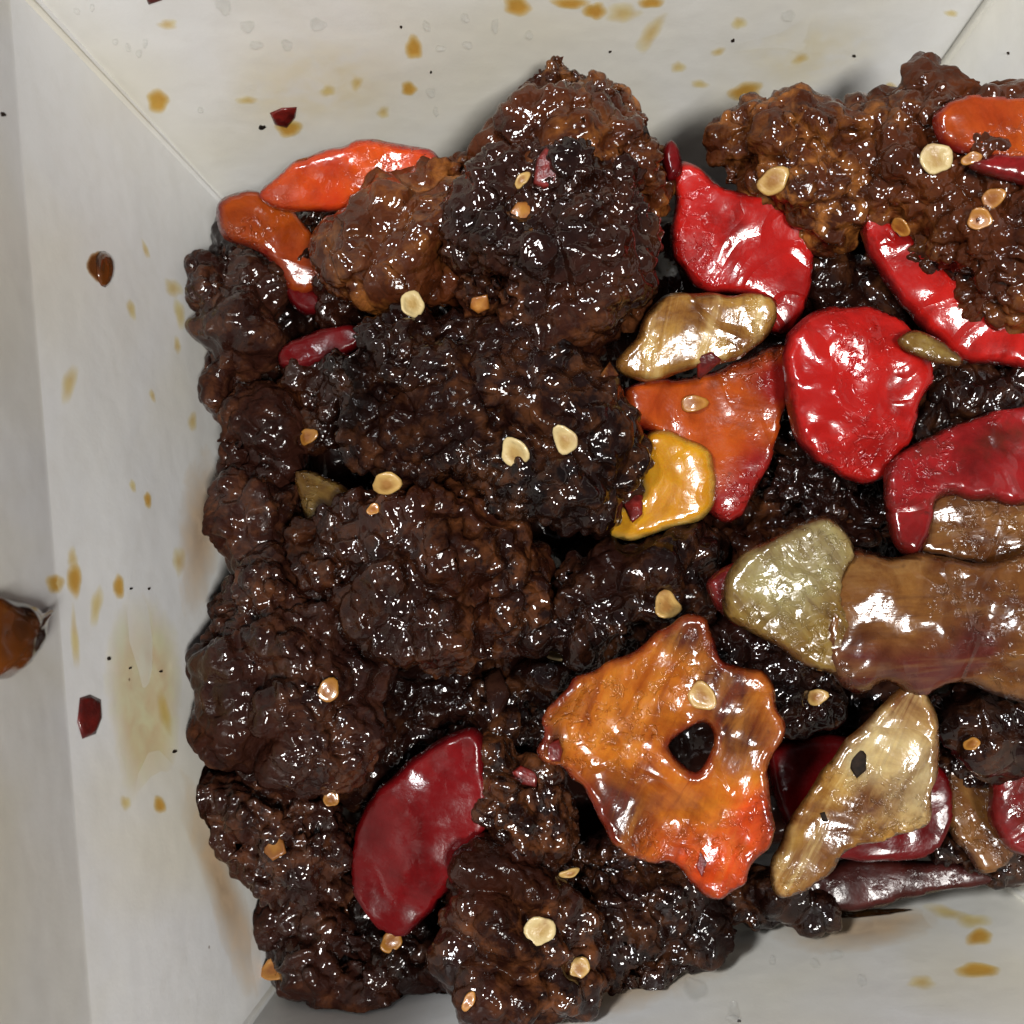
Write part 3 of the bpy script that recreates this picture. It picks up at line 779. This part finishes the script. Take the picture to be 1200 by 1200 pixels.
# ------------------------------------------------------------------ vegetables
RP, ON = 'red pepper', 'onion'
g_r, g_o, g_n = 'red pepper pieces', 'orange and yellow pepper pieces', 'onion pieces'
sheet('pepper_piece', [(303,228),(330,200),(360,182),(420,165),(470,170),(508,180),(514,196),(470,228),(420,244),(360,250),(320,246)], 4.1, .5, 'orange_red',
      'bright orange red pepper strip leaning on the back wall', 'pepper', g_o, tilt=(.05, .35), bend=-.25, axis=5)
sheet('pepper_piece', [(256,238),(295,224),(338,242),(372,282),(382,320),(364,346),(338,342),(318,308),(290,290),(262,278)], 3.6, .45, 'orange_dark',
      'dull orange curved pepper strip in the back left corner', 'pepper', g_o, tilt=(-.3, .2), bend=-.35, axis=-40)
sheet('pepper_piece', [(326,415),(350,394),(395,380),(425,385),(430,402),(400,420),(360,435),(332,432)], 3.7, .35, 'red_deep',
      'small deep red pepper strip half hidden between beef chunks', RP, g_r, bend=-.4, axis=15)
sheet('pepper_piece', [(790,192),(815,190),(848,220),(900,228),(952,236),(958,290),(948,350),(925,392),(900,385),(890,352),(850,345),(808,330),(786,285),(792,235)], 4.35, .45, 'red',
      'bright square red pepper piece above the pale onion slice', RP, g_r, tilt=(.05, .25), bend=-.14, axis=80)
sheet('onion_slice', [(768,352),(795,342),(850,345),(905,345),(911,368),(893,402),(850,424),(800,436),(752,446),(722,430),(742,400)], 4.75, .32, 'onion',
      'pale translucent onion slice on the sauced orange pepper', ON, g_n, tilt=(0, .2), bend=-.25, axis=8, streak=75)
sheet('pepper_piece', [(732,455),(790,445),(850,428),(900,408),(918,402),(922,450),(912,510),(893,560),(872,598),(850,615),(828,600),(820,560),(780,520),(738,495)], 4.15, .4, 'orange_dark',
      'flat orange pepper piece under the pale onion slice', 'pepper', g_o, tilt=(-.1, .1), bend=.10, axis=60, zones=[(910,450,30),(890,560,35),(845,605,30)])
sheet('pepper_piece', [(755,508),(800,510),(832,530),(840,568),(822,606),(780,622),(738,634),(702,618),(712,598),(748,580)], 4.3, .4, 'yellow',
      'yellow pepper piece tucked against the blackened beef slab', 'pepper', g_o, tilt=(.1, .1), bend=-.2, axis=60)
sheet('pepper_piece', [(922,392),(955,363),(1000,358),(1045,366),(1080,395),(1096,428),(1080,475),(1060,535),(1035,566),(1000,564),(960,545),(932,512),(920,450)], 4.7, .5, 'red',
      'wrinkled bright red pepper piece with strong white highlights', RP, g_r, tilt=(0, .1), dome=.13, wav=.12, wf=1.2)
sheet('pepper_piece', [(1008,248),(1042,256),(1080,290),(1122,330),(1150,362),(1200,372),(1260,375),(1260,432),(1190,432),(1125,422),(1075,378),(1035,328),(1012,285)], 4.6, .4, 'red',
      'long red pepper strip running down from the seed-strewn beef', RP, g_r, tilt=(.1, .1), bend=-.3, axis=-40)
sheet('pepper_piece', [(1037,548),(1080,515),(1140,490),(1200,472),(1270,462),(1270,585),(1190,590),(1105,585),(1085,640),(1060,650),(1040,615)], 4.75, .4, 'red_stain',
      'dark stained red pepper piece above the brown onion', RP, g_r, tilt=(.05, -.15), bend=-.15, axis=20, wav=.1)
sheet('onion_slice', [(1085,585),(1150,575),(1260,570),(1270,660),(1170,665),(1090,650),(1050,640)], 4.65, .25, 'onion_brown',
      'thin brown onion layer beneath the dark stained red pepper', ON, g_n, bend=-.1, axis=5, streak=0)
sheet('onion_slice', [(985,660),(1005,642),(1045,655),(1100,650),(1160,660),(1280,640),(1285,835),(1200,824),(1130,805),(1085,822),(1040,800),(1005,816),(972,782),(962,735)], 4.95, .35, 'onion_brown',
      'large brown sauce-soaked onion slice lying over the heap', ON, g_n, tilt=(0, .10), bend=-.28, axis=-3, streak=-4, wav=.2, zones=[(1000,790,40),(1080,800,40),(1140,760,30)])
sheet('onion_slice', [(845,690),(870,652),(915,625),(960,605),(990,618),(1003,650),(985,690),(1000,735),(1000,790),(950,785),(905,755),(868,735),(848,720)], 5.0, .4, 'onion_green',
      'pale green onion chunk with a frosty top beside the brown onion', ON, g_n, tilt=(.05, .05), dome=.10, streak=-60, wav=.1, zones=[(910,670,50),(960,640,30)])
sheet('pepper_piece', [(828,690),(845,668),(868,660),(875,700),(872,738),(845,720)], 4.75, .3, 'red_stain',
      'small red pepper tip poking from under the green onion', RP, g_r, wav=.06)
sheet('pepper_piece', [(770,738),(800,722),(822,722),(835,748),(850,775),(880,782),(900,792),(915,840),(912,868),(898,890),(896,940),(903,965),(880,1000),(868,1030),(838,1050),
       (812,1040),(795,1018),(765,1010),(735,1003),(705,962),(688,930),(660,900),(634,882),(634,850),(645,820),(680,785),(735,765)], 4.75, .34, 'orange',
      'large glossy orange pepper piece with a hole through it', 'pepper', g_o, tilt=(.02, .06), bend=.14, axis=60, wav=.26, wf=.85,
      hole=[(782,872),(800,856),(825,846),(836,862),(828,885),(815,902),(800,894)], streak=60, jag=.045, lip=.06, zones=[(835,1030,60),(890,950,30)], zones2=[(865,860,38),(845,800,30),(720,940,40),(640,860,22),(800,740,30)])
sheet('onion_slice', [(1062,796),(1085,806),(1098,855),(1092,910),(1080,963),(1030,982),(995,995),(965,1025),(935,1045),(908,1049),(903,1015),(920,965),(955,910),(1000,855),(1035,822)], 4.35, .32, 'onion',
      'folded pale onion wedge speckled with a black flake', ON, g_n, tilt=(.1, .15), bend=.28, axis=55, wav=.06, streak=58, lip=.05, zones=[(1060,900,55),(1010,870,30)], zones2=[(940,1010,22),(965,985,20),(990,960,20),(1015,935,18),(1060,815,25)])
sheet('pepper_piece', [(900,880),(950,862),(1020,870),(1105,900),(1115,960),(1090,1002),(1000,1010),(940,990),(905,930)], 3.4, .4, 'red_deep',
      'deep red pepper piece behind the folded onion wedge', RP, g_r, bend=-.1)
sheet('onion_slice', [(1105,890),(1145,880),(1165,930),(1190,985),(1185,1012),(1150,1022),(1120,985),(1105,940)], 3.2, .35, 'onion_brown',
      'short brown onion strip by the right front corner', ON, g_n, bend=-.3, axis=70, streak=-60)
sheet('pepper_piece', [(1170,830),(1230,815),(1270,880),(1255,980),(1200,1005),(1165,970),(1160,900)], 3.7, .45, 'red_stain',
      'brownish red pepper piece on the right wall above the front corner', RP, g_r, bend=-.3, axis=90)
sheet('onion_slice', [(940,1030),(1000,1005),(1080,1008),(1140,1010),(1175,1032),(1120,1042),(1060,1055),(1005,1068),(955,1060)], 2.75, .35, 'onion_dark',
      'dark purple onion strip lying along the front wall', ON, g_n, bend=-.2, axis=5)
sheet('onion_slice', [(905,1096),(960,1082),(1010,1078),(1070,1088),(1050,1098),(1000,1106),(940,1106)], 2.25, .14, 'onion_brown',
      'thin brown onion skin stuck low on the front wall', ON, g_n, tilt=(0, -.8), wav=.02)
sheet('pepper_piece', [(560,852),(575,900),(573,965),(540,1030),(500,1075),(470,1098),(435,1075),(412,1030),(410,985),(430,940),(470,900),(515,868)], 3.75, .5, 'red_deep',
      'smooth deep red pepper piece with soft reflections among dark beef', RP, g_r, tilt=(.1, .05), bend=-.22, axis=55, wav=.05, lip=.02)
sheet('onion_slice', [(345,552),(380,556),(428,590),(424,612),(395,625),(365,620),(352,590)], 3.85, .35, 'onion_green',
      'olive onion piece wedged between beef knobs by the left wall', ON, g_n, tilt=(.1, -.2), bend=-.4, axis=-30, streak=-30)
sheet('onion_slice', [(1052,400),(1075,388),(1100,398),(1128,420),(1122,430),(1090,422),(1062,414)], 5.0, .14, 'onion_green',
      'small curled onion sliver on the wrinkled red pepper edge', ON, g_n, bend=.8, axis=-30, sp=.04)
sheet('pepper_piece', [(1098,132),(1130,112),(1180,112),(1250,115),(1250,200),(1190,195),(1140,180),(1105,165)], 5.42, .3, 'orange_dark',
      'glossy orange red pepper lying on the seed-strewn beef', 'pepper', g_o, wav=.08, dome=.1)
sheet('pepper_piece', [(1135,190),(1180,180),(1260,182),(1260,212),(1200,215),(1150,205)], 5.48, .25, 'red_stain',
      'thin red pepper strip below the glossy orange red pepper', RP, g_r, wav=.06)
sheet('pepper_piece', [(775,175),(785,168),(797,182),(798,205),(786,215),(778,198)], 4.6, .25, 'red_deep',
      'tiny dark red pepper tip behind the square red pepper', RP, g_r, wav=.03, sp=.04)
sheet('pepper_piece', [(330,330),(352,335),(380,345),(385,362),(360,368),(340,355)], 3.4, .3, 'red_deep',
      'shadowed red pepper end below the dull curved strip', RP, g_r, wav=.03)

# ------------------------------------------------------------------ seeds and scraps resting on the food
DG[0] = update()
def seed(px, py, r, label, mat='seed', asp=1.0, ang=0.0, face=.35):
    h = hit(px, py)
    if h is None: return
    p, n = h
    up = -ray(px, py)
    for ra in (.5, .9):
        for aa in range(0, 360, 45):
            hh = hit(px + ra * r * math.cos(math.radians(aa)), py + ra * r * math.sin(math.radians(aa)))
            if hh is not None:
                dd = float(np.dot(hh[0] - h[0], up))
                if dd < .35: p = h[0] + up * max(float(np.dot(p - h[0], up)), dd * .8)
    n = n * (1 - face) + up * face; n /= np.linalg.norm(n)
    R = np.random.default_rng(int(px * 7 + py))
    seg, prof = 20, [(0, .16), (.25, .15), (.50, .10), (.68, .11), (.84, .15), (.95, .10), (1.0, .0), (.95, -.10), (.6, -.18), (0, -.18)]
    vs = [(0, 0, prof[0][1])]; rc = r / 100.0 * .84; R0 = R.uniform(.12, .42)
    off = R.uniform(-.1, .1, 2)
    for rad, z in prof[1:-1]:
        for i in range(seg):
            a = 2 * math.pi * i / seg
            q = rad * (1 + .09 * math.sin(2 * a + px) + .07 * math.sin(3 * a + py) + .04 * math.sin(5 * a + px)) * (1 + R0 * max(0, math.cos(a)) ** 4)
            vs.append((q * math.cos(a) + off[0] * (1 - rad), asp * (q * math.sin(a) + off[1] * (1 - rad)), z))
    vs.append((0, 0, prof[-1][1])); vs = np.array(vs)
    vs[:, 2] += .16 * np.sin(vs[:, 0] * 2 + px) + .035 * vnoise(vs * 4 + px, 3)
    a = math.radians(ang); Rz = np.array([[math.cos(a), -math.sin(a), 0], [math.sin(a), math.cos(a), 0], [0, 0, 1]])
    vs = vs @ Rz.T * rc
    ex = np.cross([0, 1.0, 0], n); ex /= np.linalg.norm(ex); ey = np.cross(n, ex)
    W = p - n * rc * .03 + vs[:, :1] * ex + vs[:, 1:2] * ey + vs[:, 2:] * n
    nr = len(prof) - 2; f = [(0, 1 + i, 1 + (i + 1) % seg) for i in range(seg)]
    for k in range(nr - 1):
        for i in range(seg):
            j = (i + 1) % seg; b = 1 + k * seg
            f.append((b + i, b + seg + i, b + seg + j, b + j))
    b = 1 + (nr - 1) * seg
    f += [(len(vs) - 1, b + (i + 1) % seg, b + i) for i in range(seg)]
    o = mk('chilli_seed', W, f, mat, edge=np.r_[0, np.repeat([q[0] for q in prof[1:-1]], seg), 0])
    tag(o, label, 'seed', 'chilli seeds on the food')
for a in [
 (483, 357, 17, 'pale seed on the glistening beef by the orange pepper strip', 'seed_pale', .95, 40),
 (602, 531, 18, 'larger round pale seed of the pair on the blackened slab', 'seed_pale', 1.0, 10),
 (663, 517, 16, 'smaller pale seed of the pair on the blackened slab', 'seed_pale', .95, 120),
 (454, 566, 17, 'yellow cupped seed at the lower rim of the blackened slab', 'seed', 1.0, 200),
 (783, 711, 17, 'seed on the dark strip just above the holed orange pepper', 'seed', 1.05, 90),
 (655, 767, 18, 'pale seed lying flat in dark sauce beside the holed orange pepper', 'seed_pale', .66, -15),
 (822, 817, 16, 'curled yellow seed beside the hole of the orange pepper', 'seed', 1.1, 60),
 (956, 817, 13, 'yellow seed in dark sauce under the brown onion', 'seed', .9, 0),
 (633, 1092, 18, 'large pale seed on the smooth glazed beef lump', 'seed_pale', 1.1, 70),
 (678, 1135, 13, 'yellow seed near the large pale seed', 'seed', .95, 30),
 (667, 1023, 13, 'thin seed edge-on above the large pale seed', 'seed', .5, 5),
 (384, 810, 13, 'golden seed on the big brown beef lump', 'seed_orange', 1.1, 40),
 (318, 1138, 14, 'golden seed in the front left corner', 'seed_orange', 1.25, 70),
 (1097, 187, 18, 'round pale seed beside the glossy orange red pepper', 'seed_pale', 1.1, 60),
 (905, 213, 19, 'amber seed on the beef above the square red pepper', 'seed', .85, 15),
 (812, 473, 15, 'orange seed on the flat orange pepper', 'seed_orange', .8, 0),
 (1162, 233, 12, 'small orange seed under the thin red strip', 'seed_orange', 1.0, 0),
 (1055, 267, 12, 'orange seed at the head of the long red strip', 'seed_orange', 1.1, 70),
 (1138, 186, 11, 'orange seed at the tip of the thin red strip', 'seed_orange', .7, 0),
 (1148, 258, 12, 'brown seed on the seed-strewn beef below the thin red strip', 'seed_orange', 1.1, 80),
 (458, 1104, 16, 'half-sunk brown seed below the deep red pepper', 'seed_orange', .8, 20),
 (360, 512, 12, 'brown seed beside the small beef knob', 'seed_orange', 1.0, 20),
 (611, 212, 10, 'yellow seed next to the red chilli scrap', 'seed', .8, 40),
 (1138, 872, 10, 'brown seed in the dark gap behind the onion wedge', 'seed_orange', .9, 0),
 (549, 1174, 12, 'brown seed at the foot of the smooth glazed lump', 'seed_orange', .6, 60),
 (388, 936, 11, 'half-hidden grey brown seed left of the deep red pepper', 'seed_orange', .9, 60),
 (437, 597, 8, 'tiny brown seed near the olive onion', 'seed_orange', .9, 60),
]: seed(*a)
def scrap(pts, h, mat, label, cat='chilli flake', name='chilli_flake', group='chilli scraps on the food', bumpy=.04):
    c = np.array(pts, float).mean(0); hh = hit(*c)
    n = hh[1] * .4 - ray(*c) * .6; n /= np.linalg.norm(n)
    blobmesh(name, cr([(x + rnd.uniform(-3, 3), y + rnd.uniform(-3, 3)) for x, y in pts], 1), h * .35, mat, label, cat, group, lift=.02, normal=n, p0=hh[0], under=.06, bumpy=bumpy)
scrap([(624,215),(630,185),(642,172),(655,190),(654,215),(636,222)], .07, 'flake', 'red chilli scrap on the rounded knobbly lump')
scrap([(733,592),(742,570),(754,580),(752,602),(742,613)], .06, 'flake', 'dark red flake between blackened slab and yellow pepper')
scrap([(815,440),(818,415),(832,410),(843,418),(836,430),(822,442)], .06, 'flake', 'dark red flake under the pale onion slice')
scrap([(548,360),(552,347),(570,346),(573,360),(560,368)], .06, 'seed_orange', 'orange batter crumb on the beef near the pale seed', 'crumb', 'batter_crumb', 'crumbs on the food')
scrap([(596,248),(604,236),(622,238),(626,252),(608,260)], .06, 'seed_orange', 'orange batter crumb below the red chilli scrap', 'crumb', 'batter_crumb', 'crumbs on the food')
scrap([(310,985),(318,975),(335,985),(337,1002),(322,1012),(310,1000)], .06, 'seed_orange', 'orange batter crumb on the beef lump by the left wall', 'crumb', 'batter_crumb', 'crumbs on the food')
scrap([(996,890),(1010,873),(1018,885),(1016,903),(1006,910),(997,903)], .04, 'char', 'black charred flake on the folded onion wedge', 'crumb', 'charred_crumb', 'crumbs on the food', .01)
scrap([(960,955),(966,952),(970,960),(962,963)], .03, 'char', 'tiny black flake low on the folded onion wedge', 'crumb', 'charred_crumb', 'crumbs on the food', .01)
scrap([(815,1015),(822,1000),(828,1010),(820,1025)], .03, 'flake', 'dark red fleck at the tip of the holed orange pepper')
scrap([(640,873),(652,868),(662,880),(655,895),(640,890)], .06, 'flake', 'dark red scrap on the left rim of the holed orange pepper')
scrap([(600,905),(612,898),(628,906),(626,920),(608,920)], .05, 'flake', 'red chilli scrap on the narrow beef knuckle')
scrap([(700,440),(715,425),(722,440),(712,452)], .05, 'beef_brown', 'brown batter crumb beside the pale onion slice', 'crumb', 'batter_crumb', 'crumbs on the food')
scrap([(568,792),(586,782),(598,812),(592,838),(580,852),(570,836)], .20, 'sauce', 'glossy dark drip of sauce hanging above the deep red pepper', 'sauce drip', 'sauce_drip', None, .02)
print('pieces', len(bpy.data.objects), 'tris', sum(len(o.data.polygons) for o in bpy.data.objects if o.type == 'MESH') * 2)
